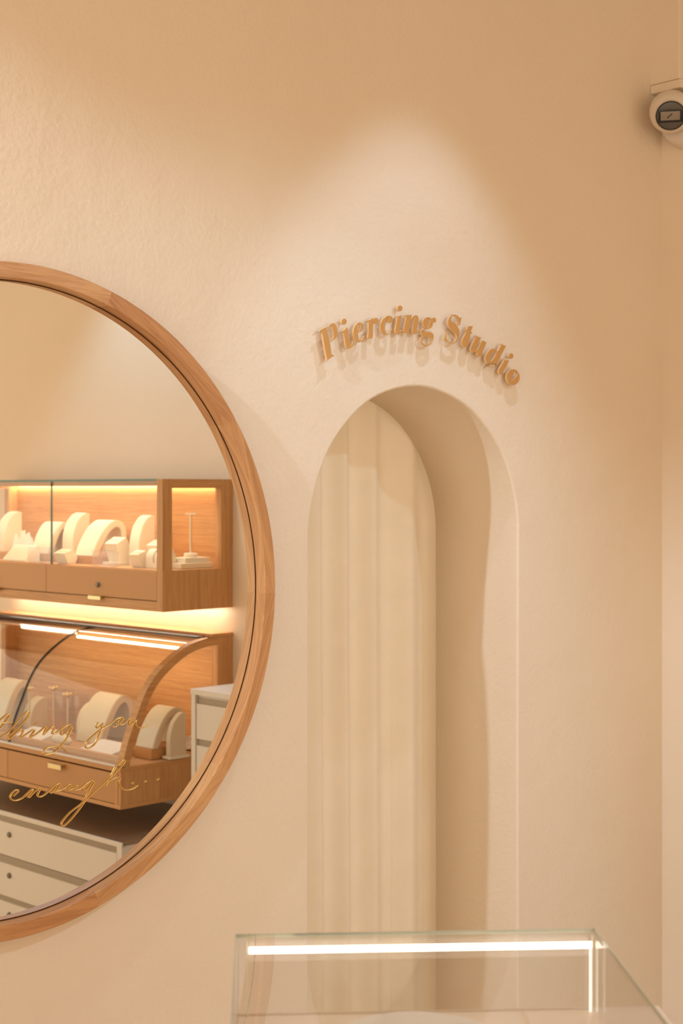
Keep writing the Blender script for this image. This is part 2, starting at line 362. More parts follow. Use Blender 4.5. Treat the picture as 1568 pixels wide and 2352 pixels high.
# the side wall the cabinets hang on turns 2 degrees from square; its frame is
# (x: out from the wall, y: along the wall away from the corner, z: up)
KX = 3.7408
WROT = math.radians(178.0)
def B(y, x, z):
    return (KX + x * math.cos(WROT) - y * math.sin(WROT), x * math.sin(WROT) + y * math.cos(WROT), z)
def bthing(name, label, cat, y, x, z, group=None, extra=0.0):
    return thing(name, label, cat, B(y, x, z), WROT + extra, group)
LETTERS = [
  ('P',2.3931,1.9482,[('b',[[[(-338,197),(-256,246),(-129,307),(3,373),(91,420),(170,407),(224,343),(255,254),(250,162),(215,88),(126,23),(11,-41),(42,-177),(71,-321),(148,-323),(139,-346),(29,-405),(-120,-493),(-133,-486),(-81,-447),(-147,-189),(-247,221),(-325,186)],[(-96,316),(7,362),(56,350),(91,281),(113,191),(126,127),(122,75),(91,40),(1,-21),(-37,103)]]])]),
  ('i',2.4457,1.9768,[('b',[[[(-146,-56),(-153,-45),(-44,10),(28,69),(54,56),(91,-111),(127,-273),(162,-360),(200,-327),(218,-246),(238,-249),(227,-332),(182,-394),(100,-432),(37,-423),(-3,-374),(-35,-251),(-61,-135),(-84,-52)]]]),('d',[[[(24,202),(20,179),(8,157),(-10,140),(-32,128),(-57,122),(-82,124),(-104,133),(-122,148),(-134,167),(-138,189),(-134,212),(-122,234),(-104,251),(-82,263),(-57,269),(-32,267),(-10,259),(8,244),(20,224)]]])]),
  ('e',2.4898,1.9715,[('b',[[[(155,-38),(184,-52),(118,-133),(54,-184),(-19,-211),(-83,-206),(-147,-157),(-192,-81),(-206,16),(-187,97),(-147,172),(-83,236),(-10,271),(54,266),(109,231),(133,173),(118,119),(72,69),(-19,23),(-50,11),(-39,-71),(-17,-135),(22,-166),(72,-143),(118,-96)],[(-63,132),(-54,212),(-26,250),(1,249),(22,204),(22,118),(4,58),(-28,39),(-51,60)]]])]),
  ('r',2.5332,1.9968,[('b',[[[(-194,72),(-85,107),(7,156),(18,126),(54,152),(119,170),(180,149),(199,97),(175,38),(124,18),(72,24),(49,59),(21,30),(18,-137),(9,-324),(-141,-357),(-158,-349),(-139,-148),(-136,58),(-182,63)]]])]),
  ('c',2.5836,1.9997,[('b',[[[(57,225),(133,212),(176,162),(173,111),(138,64),(81,53),(28,70),(8,112),(19,160),(52,191),(36,200),(-14,150),(-57,73),(-85,-23),(-87,-117),(-66,-196),(-14,-227),(43,-203),(100,-147),(140,-82),(163,-92),(119,-166),(57,-226),(-19,-253),(-109,-245),(-179,-204),(-231,-134),(-247,-41),(-217,41),(-151,126),(-57,194),(0,217)]]])]),
  ('i',2.6247,2.023,[('b',[[[(-111,-6),(-29,4),(67,35),(82,31),(62,-50),(33,-188),(9,-339),(21,-376),(77,-313),(94,-318),(57,-380),(0,-429),(-67,-441),(-125,-423),(-139,-363),(-125,-247),(-96,-110),(-79,-27),(-111,-18)]]]),('d',[[[(104,205),(100,183),(87,162),(69,145),(45,133),(19,127),(-7,129),(-31,137),(-49,151),(-61,170),(-66,191),(-61,214),(-49,235),(-31,252),(-7,264),(19,270),(45,268),(69,260),(87,246),(100,227)]]])]),
  ('n',2.6703,2.0101,[('b',[[[(-251,173),(-176,185),(-28,202),(-48,98),(9,157),(77,196),(126,206),(185,188),(213,129),(195,7),(148,-167),(161,-194),(205,-137),(229,-144),(185,-220),(107,-261),(33,-252),(-9,-206),(-6,-131),(23,-26),(58,100),(77,166),(43,157),(-21,80),(-74,-6),(-137,-249),(-320,-252),(-297,-131),(-254,8),(-215,147),(-246,161)]]])]),
  ('g',2.7232,1.9996,[('b',[[[(-154,104),(-163,159),(-136,223),(-64,272),(25,291),(115,283),(151,270),(214,297),(268,299),(309,270),(314,226),(277,183),(232,180),(196,205),(187,242),(171,237),(201,187),(196,124),(160,65),(97,20),(16,-4),(-64,-1),(-109,27),(-145,68)],[(34,261),(70,275),(95,241),(83,165),(52,76),(25,24),(-6,41),(-6,103),(16,204)]],[[(-180,-87),(-64,-78),(115,-74),(196,-107),(223,-158),(214,-242),(169,-326),(97,-387),(-20,-426),(-127,-414),(-207,-370),(-247,-311),(-243,-255),(-207,-218),(-158,-193),(-198,-153),(-221,-99),(-212,-49)],[(-216,-290),(-189,-236),(-109,-205),(97,-201),(165,-227),(165,-283),(115,-339),(25,-389),(-64,-398),(-154,-373),(-203,-333)]],[[(-154,-1),(-100,21),(-56,0),(-127,-21),(-172,-58),(-189,-97),(-214,-98),(-203,-48)]]])]),
  ('S',2.8177,2.0074,[('b',[[[(314,305),(279,218),(240,109),(212,93),(202,113),(197,177),(166,245),(119,303),(67,328),(5,327),(-46,305),(-82,260),(-93,211),(-67,178),(5,155),(88,119),(160,61),(207,1),(231,-75),(224,-160),(186,-254),(119,-322),(36,-368),(-57,-384),(-139,-375),(-226,-334),(-287,-303),(-307,-326),(-338,-326),(-323,-232),(-282,-111),(-264,-113),(-274,-194),(-256,-270),(-211,-319),(-139,-353),(-46,-362),(36,-341),(98,-281),(127,-223),(124,-167),(77,-114),(-16,-60),(-118,-5),(-170,44),(-198,112),(-192,196),(-159,255),(-108,308),(-36,345),(46,356),(129,346),(202,307),(238,287),(276,299)]]])]),
  ('t',2.8702,1.9926,[('b',[[[(21,246),(213,267),(179,214),(132,121),(198,83),(179,70),(118,83),(100,-19),(63,-149),(32,-194),(65,-192),(-10,-269),(-84,-298),(-157,-284),(-199,-244),(-211,-189),(-178,-95),(-115,-6),(-61,76),(-40,120),(-113,141),(-99,156),(-29,152),(0,208)]]])]),
  ('u',2.9106,1.9665,[('b',[[[(-121,279),(-79,299),(-41,277),(119,256),(40,142),(-46,27),(-113,-67),(-108,-99),(-75,-91),(-8,-29),(50,33),(117,134),(189,189),(332,143),(271,41),(209,-53),(175,-133),(185,-171),(208,-164),(160,-206),(79,-233),(2,-215),(-36,-178),(-41,-133),(-8,-99),(-84,-130),(-170,-146),(-256,-115),(-288,-66),(-265,-7),(-199,87),(-132,181),(-77,262)]]])]),
  ('d',2.9765,1.9482,[('b',[[[(221,323),(250,338),(294,310),(435,283),(388,222),(289,92),(168,-74),(81,-188),(53,-247),(105,-241),(48,-289),(-39,-307),(-115,-291),(-159,-245),(-148,-201),(-115,-179),(-191,-219),(-278,-213),(-342,-169),(-375,-99),(-358,-27),(-315,41),(-245,110),(-159,158),(-72,181),(4,172),(70,136),(95,113),(168,208),(243,305)],[(-17,117),(26,132),(53,99),(42,41),(-17,-28),(-104,-116),(-180,-163),(-224,-159),(-211,-97),(-137,8),(-72,77)]]])]),
  ('i',3.0272,1.9376,[('b',[[[(-143,43),(-97,17),(49,22),(3,-65),(-86,-179),(-174,-271),(-194,-326),(-106,-311),(-174,-352),(-262,-367),(-328,-346),(-363,-288),(-350,-237),(-240,-108),(-143,14)]]]),('d',[[[(222,143),(218,120),(205,99),(184,81),(159,69),(131,64),(102,66),(77,75),(57,90),(44,110),(39,132),(44,156),(57,177),(77,195),(102,207),(131,212),(159,210),(184,201),(205,186),(218,166)]]])]),
  ('o',3.0485,1.8965,[('b',[[[(265,14),(258,-33),(238,-78),(207,-119),(165,-155),(114,-182),(58,-200),(-1,-208),(-60,-206),(-116,-193),(-165,-170),(-207,-140),(-238,-102),(-258,-59),(-264,-13),(-258,33),(-238,78),(-207,119),(-165,154),(-116,182),(-60,200),(-1,208),(58,206),(114,194),(165,172),(207,141),(238,103),(258,60)],[(108,152),(169,141),(178,97),(130,29),(35,-42),(-66,-105),(-116,-119),(-105,-63),(-21,36),(46,116)]]])]),
]
SCRIPT = [
  [(-293,-2445),(-227,-2345),(-117,-2268),(-28,-2236),(0,-2253),(-61,-2333),(-161,-2439),(-249,-2517)],
  [(-271,-2394),(-161,-2393),(-61,-2396),(66,-2410)],
  [(-271,-2685),(-139,-2637),(-28,-2580),(50,-2520),(184,-2387),(330,-2265),(409,-2233),(443,-2256),(397,-2341),(262,-2464),(105,-2585),(16,-2644),(-34,-2687),(-28,-2732),(61,-2678),(184,-2589),(251,-2569),(296,-2601),(251,-2680),(200,-2728)],
  [(251,-2724),(397,-2661),(522,-2601),(562,-2610),(488,-2696),(454,-2742),(499,-2737),(625,-2681),(739,-2614),(826,-2574),(785,-2669),(751,-2735)],
  [(751,-2735),(843,-2660),(947,-2597),(1005,-2598),(993,-2662),(959,-2718),(1017,-2729),(1133,-2677),(1298,-2599),(1404,-2593)],
  [(1398,-2589),(1286,-2608),(1192,-2673),(1159,-2730),(1192,-2776),(1274,-2742),(1416,-2627),(1380,-2744),(1262,-2902),(1133,-3018),(1005,-3103),(866,-3126),(774,-3127),(742,-3097),(785,-3027),(889,-2995),(1028,-2996),(1157,-3026),(1239,-3070),(1309,-3144)],
  [(545,-2524),(630,-2464)],
  [(2062,-2608),(2019,-2660),(2013,-2700),(2037,-2729),(2098,-2710),(2181,-2641)],
  [(2181,-2641),(2147,-2735),(2086,-2862),(2013,-2997),(1928,-3084),(1831,-3117),(1765,-3101),(1747,-3048),(1807,-2964),(1952,-2868),(2098,-2781),(2245,-2725),(2368,-2671),(2492,-2602),(2617,-2573),(2673,-2589),(2617,-2661),(2573,-2714)],
  [(2617,-2573),(2542,-2643),(2542,-2705),(2480,-2750),(2412,-2745),(2399,-2716)],
  [(2573,-2714),(2642,-2726),(2742,-2679),(2855,-2621),(2811,-2702),(2842,-2749),(2918,-2724),(3001,-2673),(2982,-2720),(3020,-2797),(3096,-2837),(3211,-2839),(3326,-2809)],
  [(79,-3858),(165,-3794),(193,-3765),(165,-3743),(103,-3753),(35,-3809),(11,-3871),(48,-3925),(141,-3949),(278,-3919),(390,-3847),(516,-3778),(466,-3846),(409,-3928),(516,-3864),(618,-3801),(681,-3785),(643,-3870),(624,-3923),(668,-3953),(770,-3932),(873,-3868),(1002,-3786),(1118,-3743),(1147,-3766),(1079,-3841),(1040,-3891)],
  [(1112,-3745),(1002,-3852),(937,-3910),(899,-3894)],
  [(1040,-3891),(1144,-3885),(1261,-3848),(1399,-3803),(1327,-3874),(1347,-3912),(1458,-3880),(1551,-3846),(1478,-3917),(1511,-3935),(1644,-3911),(1750,-3852),(1881,-3779)],
  [(1582,-3921),(1738,-3840),(1912,-3771)],
  [(1912,-3768),(1790,-3832),(1682,-3928),(1721,-3969),(1807,-3922),(1951,-3806),(1877,-3932),(1790,-4082),(1669,-4212),(1428,-4338),(1274,-4447),(1186,-4543),(1189,-4601),(1257,-4604),(1428,-4484),(1634,-4295),(1773,-4153),(2017,-3995),(2247,-3848),(2371,-3752),(2479,-3594),(2604,-3490),(2704,-3468),(2695,-3524),(2586,-3623),(2425,-3737),(2300,-3825),(2247,-3937),(2300,-3870),(2443,-3814),(2550,-3805),(2590,-3833),(2559,-3904),(2604,-3999),(2677,-4074),(2803,-4104),(2931,-4088),(3041,-4035)],
  [(2891,-3992),(2935,-3953)],
  [(3214,-3997),(3255,-3965)],
  [(3531,-3998),(3580,-3965)],
]

# ------------------------------------------------------------------ camera
cam = bpy.data.cameras.new('camera'); co = bpy.data.objects.new('camera', cam); C.objects.link(co)
co.location = (0, CAM_Y, EYE); co.rotation_euler = (PI / 2, 0, math.radians(-43.0))
cam.sensor_fit = 'VERTICAL'; cam.sensor_height = 36.0; cam.sensor_width = 24.0
cam.lens = 3480.0 / 2352.0 * 36.0
cam.shift_y = -51.0 / 2352.0
cam.clip_start = 0.05
cam.dof.use_dof = True; cam.dof.focus_distance = 3.3; cam.dof.aperture_fstop = 6.3
bpy.context.scene.camera = co

# ------------------------------------------------------------------ room shell
AX, AR, AZ, AD = 2.7165, 0.372, 1.485, 0.30      # arched opening: centre, radius, spring height, depth
def structure(o, label=None, cat=None):
    o['kind'] = 'structure'
    if label: o['label'] = label
    if cat: o['category'] = cat
    return o

def arch_path(r, n=48):
    pts = [(AX - r, FLOOR)] + [(AX - r, AZ - (AZ - FLOOR) * (1 - k / 8)) for k in range(1, 8)]
    pts += [(AX + r * math.cos(PI - PI * k / n), AZ + r * math.sin(PI - PI * k / n)) for k in range(n + 1)]
    pts += [(AX + r, AZ - (AZ - FLOOR) * (k / 8)) for k in range(1, 8)] + [(AX + r, FLOOR)]
    return pts

bm = NB()
wob = [0.0006 * math.sin(i * .83) + 0.0012 * math.sin(i * .27 + 1) for i in range(200)]
prof = [(0.006, 0.0), (0.0037, 0.0004), (0.0018, 0.0018), (0.0004, 0.0037), (0.0, 0.006), (0.0, 0.04), (0.0, 0.15), (0.0, AD)]
rows = []
for d, y in prof:
    ring = []
    for i, (x, z) in enumerate(arch_path(AR + d)):
        k = wob[i] * max(0, 1 - y / .06)
        dx, dz = x - AX, max(z - AZ, 0); L = math.hypot(dx, dz) or 1
        ring.append(bm.verts.new((x + k * dx / L, y, z + k * dz / L)))
    rows.append(ring)
for a, b in zip(rows, rows[1:]):
    for i in range(len(a) - 1):
        f = bm.faces.new((a[i], b[i], b[i + 1], a[i + 1])); f.smooth = True
X0, X1 = -3.2, KX
fr = rows[0]
# front skin around the opening, in a fan of quads and triangles
outer_l = [bm.verts.new((X0, 0, FLOOR)), bm.verts.new((X0, 0, CEIL))]
outer_r = [bm.verts.new((X1, 0, CEIL)), bm.verts.new((X1, 0, FLOOR))]
loop = [outer_l[0], outer_l[1], outer_r[0], outer_r[1]] + fr[::-1]
es = [bm.edges.get((loop[i], loop[(i + 1) % len(loop)])) or bm.edges.new((loop[i], loop[(i + 1) % len(loop)])) for i in range(len(loop))]
bmesh.ops.triangle_fill(bm, use_beauty=True, use_dissolve=False, edges=es, normal=(0, -1, 0))
# back skin of the wall
bk = rows[-1]
ol = [bm.verts.new((X0, AD, FLOOR)), bm.verts.new((X0, AD, CEIL))]; orr = [bm.verts.new((X1, AD, CEIL)), bm.verts.new((X1, AD, FLOOR))]
loop = [ol[0], ol[1], orr[0], orr[1]] + bk[::-1]
es = [bm.edges.get((loop[i], loop[(i + 1) % len(loop)])) or bm.edges.new((loop[i], loop[(i + 1) % len(loop)])) for i in range(len(loop))]
bmesh.ops.triangle_fill(bm, use_beauty=True, use_dissolve=False, edges=es, normal=(0, 1, 0))
w = obj('wall_back', bm, M['plaster'])
structure(w, 'cream hand-plastered wall with an arched opening', 'wall')

bm = NB(); box(bm, -0.12, 0.0, -0.30, 6.5, FLOOR, CEIL)
w = obj('wall_right', bm, M['plaster_b']); w.location = (KX, 0, 0); w.rotation_euler = (0, 0, WROT)
structure(w, 'cream plastered side wall running off from the corner', 'wall')
bm = NB(); box(bm, -3.2, KX + .4, -6.8, AD + 1.2, FLOOR - .1, FLOOR)
structure(obj('floor', bm, M['floor']))
bm = NB(); box(bm, -3.2, KX + .4, -6.8, AD + .02, CEIL, CEIL + .1)
structure(obj('ceiling', bm, M['ceiling']))

# boxed-in duct in the corner above the security camera
bm = NB(); box(bm, 0.0, 0.056, -0.01, 0.104, 2.783, CEIL, bevel=.003)
d = obj('trim_1', bm, M['plaster_b']); d.location = (KX, 0, 0); d.rotation_euler = (0, 0, WROT)
structure(d, 'plaster-coloured boxed duct running up the corner', 'duct')

# ------------------------------------------------------------------ curtain in the arch
bm = NB()
ridges = [2.20, 2.36, 2.50, 2.655, 2.752, 2.858, 3.000, 3.18, 3.30]
def fold(x, z):
    sh = .010 * math.sin(z * 1.3 + 1.0) * (1 if x < 2.95 else .25)
    x = x - sh * max(0, (1.9 - z)) / 1.9
    for a, b in zip(ridges, ridges[1:]):
        if a <= x <= b:
            t = (x - a) / (b - a); w_ = b - a
            amp = min(.034, w_ * .30)
            if t < .46: return AD + .008 + amp * (0.5 - 0.5 * math.cos(PI * (t / .46) ** .85))
            return AD + .008 + amp * (0.5 + 0.5 * math.cos(PI * ((t - .46) / .54) ** 1.2))
    return AD + .015
xs = [2.24 + (3.24 - 2.24) * i / 420 for i in range(421)]
zs = [FLOOR + .012 + (2.02 - FLOOR - .012) * j / 14 for j in range(15)]
g = [[bm.verts.new((x, fold(x, z), z)) for x in xs] for z in zs]
g2 = [[bm.verts.new((x, fold(x, z) + .004, z)) for x in xs] for z in (zs[0], zs[-1])]
for j in range(len(zs) - 1):
    for i in range(len(xs) - 1):
        bm.faces.new((g[j][i], g[j][i + 1], g[j + 1][i + 1], g[j + 1][i]))
for i in range(len(xs) - 1):
    bm.faces.new((g[0][i], g2[0][i], g2[0][i + 1], g[0][i + 1])); bm.faces.new((g[-1][i], g[-1][i + 1], g2[1][i + 1], g2[1][i]))
ct = thing('curtain', 'cream full-length pleated curtain hanging inside the arched opening', 'curtain', (0, 0, 0))
obj('cloth', bm, M['curtain'], ct, 40)
bm = NB(); tube(bm, [(2.16, AD + .06, 2.06), (3.30, AD + .06, 2.06)], .012, 12)
obj('curtain_rail', bm, M['white'], ct, 40)
for i in range(12):
    bm = NB(); x = 2.26 + i * .086; tube(bm, [(x, fold(x, 2.02) + .002, 2.015), (x, AD + .05, 2.04), (x, AD + .06, 2.052)], .003, 6)
    obj('curtain_hook', bm, M['steel'], ct, 40)

# ------------------------------------------------------------------ round mirror
MX, MZ, RO, RI = 1.5475, 1.385, 0.657, 0.6255
GY, FYF = -0.014, -0.045
mr = thing('round_mirror', 'large round wall mirror in an oak frame with gold script across it', 'mirror', (MX, 0, MZ))
bm = NB(); u = uvl(bm)
J0 = math.radians(-1.4); SEG = math.radians(36)
pr = [(RI, GY + .004), (RI, FYF + .0015), (RI + .0015, FYF), (RO - .002, FYF), (RO, FYF + .002), (RO, 0.0), (RO - .02, 0.0)]
NSEG, PER = 10, 20
ru = [random.random() * 9 for _ in range(NSEG)]
for sgi in range(NSEG):
    am = J0 + SEG * (sgi + .5)
    rows = []
    for k in range(PER + 1):
        a = J0 + SEG * (sgi + k / PER)
        rows.append([bm.verts.new((r * math.cos(a), y, r * math.sin(a))) for r, y in pr])
    for k in range(PER):
        for q in range(len(pr) - 1):
            f = bm.faces.new((rows[k][q], rows[k][q + 1], rows[k + 1][q + 1], rows[k + 1][q])); f.smooth = False
            f.material_index = sgi % 3
            for l in f.loops:
                c = l.vert.co
                l[u].uv = (-c.x * math.sin(am) + c.z * math.cos(am) + ru[sgi], c.x * math.cos(am) + c.z * math.sin(am) + c.y * 1.3 + ru[sgi])
M['oak_f2'] = wood('oak_frame_redder', (.58, .28, .11), (.45, .20, .075), .42, 3.0, 60)
M['oak_f3'] = wood('oak_frame_paler', (.65, .355, .155), (.52, .255, .10), .42, 3.0, 60)
obj('frame', bm, [M['oak_frame'], M['oak_f2'], M['oak_f3']], mr, 30)
bm = NB(); lathe(bm, [(0, GY), (RI, GY), (RI, GY + .004), (0, GY + .004)], 180, 'y')
obj('mirror_glass', bm, M['mirror'], mr)
bm = NB(); lathe(bm, [(RI - .0022, GY - .0009), (RI + .0002, GY - .0009), (RI + .0002, GY + .001), (RI - .0022, GY + .001)], 200, 'y', closed=True)
obj('shadow_gap', bm, M['groove'], mr)
bm = NB()
for st in SCRIPT:
    pts = spline([(x * 1e-4, z * 1e-4) for x, z in st], False, 5)
    n = len(pts); P3 = []
    tube(bm, [(x, GY - .0021, z) for x, z in pts], [.0012 * (.55 + .45 * min(1, min(i, n - 1 - i) / 4)) for i in range(n)], 8)
prop(obj('script_lettering', bm, M['gold_leaf'], mr, 40), 'gold handwritten lettering on the glass')

# ------------------------------------------------------------------ sign letters
desc = ['gold capital letter P at the left end of the Piercing Studio sign',
        'small gold letter i beside the capital P of the sign',
        'small gold letter e between i and r in the word Piercing',
        'small gold letter r in the word Piercing',
        'small gold letter c in the word Piercing, with a round ball end',
        'small gold letter i near the top of the sign between c and n',
        'small gold letter n in the word Piercing',
        'small gold letter g with a looped tail ending the word Piercing',
        'gold capital letter S starting the word Studio',
        'small gold letter t beside the capital S of Studio',
        'small gold letter u in the word Studio',
        'small gold letter d in the word Studio',
        'small gold letter i between d and o in Studio',
        'small gold round letter o at the right end of the Piercing Studio sign']
for (ch, ox, oz, parts), lab in zip(LETTERS, desc):
    t = thing('sign_letter', lab, 'letter', (ox, 0, oz), 0, 'raised gold letters of the wall sign')
    for pn, pcs in parts:
        flat_letter('letter_body' if pn == 'b' else 'letter_dot', pcs, -.018, -.0115, [M['gold_sign'], M['gold_edge']], t)
        pts = [p for pc in pcs for p in pc[0]]
        # hidden pins that hold the piece off the wall
        xs_ = sorted(pts, key=lambda p: p[1]); lo, hi = xs_[0], xs_[-1]
    for pn, pcs in parts:
        for pc in pcs[:2]:
            ring = pc[0]; n = len(ring)
            # a pin at the ring's widest solid spot: midway between neighbours across the stroke
            best = None
            for i in range(n):
                for j in range(n):
                    m_ = ((ring[i][0] + ring[j][0]) / 2, (ring[i][1] + ring[j][1]) / 2)
                    d_ = min(math.dist(m_, q) for rr_ in pc for q in spline(rr_, True, 3))
                    ins = False
                    for rr_ in pc:
                        for a, b in zip(rr_, rr_[1:] + rr_[:1]):
                            if (a[1] > m_[1]) != (b[1] > m_[1]) and m_[0] < (b[0] - a[0]) * (m_[1] - a[1]) / (b[1] - a[1]) + a[0]: ins = not ins
                    if ins and (best is None or d_ > best[0]): best = (d_, m_)
            if best:
                x, z = best[1][0] * 1e-4, best[1][1] * 1e-4
                bm = NB(); tube(bm, [(x, -.012, z), (x, 0.001, z)], .0014, 8)
                obj('standoff_pin', bm, M['gold_edge'], t)

# ------------------------------------------------------------------ security camera in the corner
sc = bthing('security_camera', 'white turret security camera in the corner with a black lens window', 'camera', 0.0, 0.0, 2.69)
by = .117; bx = .099
bm = NB(); box(bm, 0.0005, .060, .003, .109, .066, .0908, bevel=.002)
obj('junction_box', bm, M['plaster_b'], sc)
bm = NB(); lathe(bm, [(0, .0), (.076, .0), (.076, .014), (.073, .024), (.066, .050), (.060, .056), (0, .056)], 56, 'x', 0.0005, by - .018, -.026)
obj('mount_base', bm, M['cam_white'], sc, 35)
# the eyeball, turned to the room
bl = thing('eyeball', None, None); bl.parent = sc
bl.location = (bx, by - .012, -.010)
EA = Vector((0.0, CAM_Y, EYE)) - Vector(B(by, bx, 2.69))
loc = Matrix.Rotation(-WROT, 3, 'Z') @ EA; loc.normalize()
loc = (loc + Vector((0.0, .0, -.27))).normalized()
rotq = loc.to_track_quat('X', 'Z')
bpy.data.objects.remove(bl)
def ball_part(name, bm, m, sm=35):
    bm.transform(Matrix.Translation((bx, by - .012, -.010)) @ rotq.to_matrix().to_4x4())
    return obj(name, bm, m, sc, sm)
R = .0605
bm = NB(); lathe(bm, [(R * math.cos(a), -R * math.sin(a) * -1) for a in [PI/2 - 1e-9]] and
      [(0, -R)] + [(R * math.sin(PI * k / 24), -R * math.cos(PI * k / 24)) for k in range(1, 19)] + [(.0425, R * .745), (.0415, R * .72), (0, R * .72)], 64, 'x')
eb = ball_part('camera_ball', bm, M['cam_white'])
bm = NB(); lathe(bm, [(0, R * .69), (.0412, R * .69), (.0412, R * .765), (.0400, R * .775), (0, R * .775)], 64, 'x')
ring = ball_part('lens_window', bm, M['cam_grey'])
bm = NB(); lathe(bm, [(.0385, R * .775), (.0412, R * .775), (.0412, R * .785), (.0385, R * .785)], 64, 'x', closed=True)
ball_part('window_rim', bm, M['cam_black'])
bm = NB(); box(bm, R * .775, R * .79, -.034, .034, -.0185, .0185, bevel=.001)
ball_part('sensor_bezel', bm, M['cam_black'])
bm = NB(); box(bm, R * .788, R * .80, -.028, .026, -.0125, .0125, bevel=.0012)
ball_part('sensor_pane', bm, M['cam_lens'])
bm = NB(); tube(bm, [(R * .80, .004, .006), (R * .803, -.010, -.006)], .0016, 6)
ball_part('lens_mark', bm, M['cam_black'])

# ------------------------------------------------------------------ glass display case on its counter
CASE_ROT = math.atan2(-.315, .377)
ck = thing('sales_counter', 'peach laminate counter under the glass showcase', 'counter', (1.291, -1.030, FLOOR), CASE_ROT)
W, DP = .491, .62
ZT, ZB = 1.0, .8905
bm = NB(); box(bm, 0, W + .08, -DP - .04, .0, 0, ZB - FLOOR - .025)
obj('counter_body', bm, M['laminate'], ck)
bm = NB(); box(bm, -.001, W + .09, -DP - .05, .006, ZB - FLOOR - .025, ZB - FLOOR, bevel=.001)
obj('counter_top', bm, M['laminate'], ck)
gc = thing('glass_showcase', 'low clear glass jewellery showcase with a lit edge, in front of the arch', 'showcase', (1.291, -1.030, ZB), CASE_ROT)
H = ZT - ZB; T = .005
bm = NB(); box(bm, T, W - T, -T, 0, 0, H - T); obj('glass_pane', bm, M['glass'], gc)
bm = NB(); box(bm, 0, T, -DP, 0, 0, H - T); obj('glass_pane', bm, M['glass'], gc)
bm = NB(); box(bm, W - T, W, -DP, 0, 0, H - T); obj('glass_pane', bm, M['glass'], gc)
bm = NB(); box(bm, T, W - T, -DP, -DP + T, 0, H - T); obj('glass_pane', bm, M['glass'], gc)
bm = NB(); box(bm, .0012, W - .0012, -DP + .0012, -.0012, H - T, H); obj('glass_top', bm, M['glass'], gc)
bm = NB()
box(bm, 0, W, -.0012, 0, H - T, H); box(bm, 0, .0012, -DP, 0, H - T, H); box(bm, W - .0012, W, -DP, 0, H - T, H); box(bm, 0, W, -DP, -DP + .0012, H - T, H)
obj('polished_edge', bm, M['glass_edge_pale'], gc)
for a, b_ in ((.0155, .0175), (W - .0065, W - .005)):
    bm = NB(); box(bm, a, b_, -.0085, -.0065, 0, H - .007); obj('corner_joint', bm, M['glass_edge_pale'], gc)
bm = NB()
box(bm, .0185, W - .008, -.0165, -.0135, H - .0225, H - .0140)
obj('led_strip', bm, M['led_case'], gc)
bm = NB(); box(bm, W - .0110, W - .0080, -.0165, -.0135, .001, H - .0225)
obj('led_strip', bm, M['led_case_dim'], gc)
pl = thing('display_plate', 'round cream display plate inside the glass showcase', 'plate', (0, 0, 0))
v = Matrix.Rotation(CASE_ROT, 3, 'Z') @ Vector((.232, -.145, 0)); pl.location = (1.291 + v.x, -1.030 + v.y, ZB + .0005)
bm = NB(); lathe(bm, [(0, 0), (.106, 0), (.110, .003), (.110, .010), (.107, .013), (0, .013)], 72)
obj('plate_disc', bm, M['white_soft'], pl, 35)

# ------------------------------------------------------------------ upper wall cabinet (seen in the mirror)
Y0, LEN = 1.956, 1.504
uc = bthing('wall_showcase', 'upper oak wall showcase with flat glass front, seen in the mirror', 'display cabinet', Y0, 0.001, 1.148)
zz = 1.148
def Z(a): return a - zz
bm = NB()
PW = .034
box(bm, 0, .341, 0, PW, Z(1.148), Z(1.300), grain=2)                        # end panels below the glass
box(bm, 0, .341, LEN - PW, LEN, Z(1.148), Z(1.300), grain=2)
box(bm, 0, .336, PW, LEN - PW, Z(1.148), Z(1.160), grain=1)                 # bottom board
box(bm, .305, .341, PW, LEN - PW, Z(1.148), Z(1.185), grain=1)              # front rail under the drawers
box(bm, 0, .325, PW, LEN - PW, Z(1.286), Z(1.3005), grain=1)                # floor of the display
obj('carcass', bm, M['oak'], uc)
bm = NB(); box(bm, 0, .014, PW, LEN - PW, Z(1.3005), Z(1.627), grain=1); obj('back_panel', bm, M['oak'], uc)
for y in (0, LEN - PW):
    bm = NB()
    box(bm, .296, .341, y, y + PW, Z(1.300), Z(1.640), grain=2)
    box(bm, 0, .058, y, y + PW, Z(1.300), Z(1.640), grain=2)
    box(bm, .058, .296, y, y + PW, Z(1.606), Z(1.640), grain=0)
    fr_ = obj('end_frame', bm, M['oak'], uc)
    bm = NB(); box(bm, .058, .296, y + .014, y + .019, Z(1.300), Z(1.606)); obj('end_glass', bm, M['glass'], fr_)
bm = NB(); box(bm, 0, .046, PW, LEN - PW, Z(1.627), Z(1.640), grain=1); box(bm, .044, .046, PW, LEN - PW, Z(1.619), Z(1.627), grain=1); obj('top_rail_shield', bm, M['oak'], uc)  # made deeper, with a lip added to stop the back strip leaking upward
bm = NB(); box(bm, .046, .336, PW, LEN - PW, Z(1.633), Z(1.640)); obj('top_glass', bm, M['glass'], uc)
bm = NB(); box(bm, .336, .3405, PW, LEN - PW, Z(1.633), Z(1.6405)); obj('top_glass_edge', bm, M['glass_edge'], uc)
for a, b in ((PW, .7235), (.7255, LEN - PW)):
    bm = NB(); box(bm, .332, .338, a, b, Z(1.3005), Z(1.633)); obj('front_glass', bm, M['glass'], uc)
bm = NB(); box(bm, .330, .339, .7235, .7255, Z(1.3005), Z(1.633)); obj('glass_joint', bm, M['glass_edge'], uc)
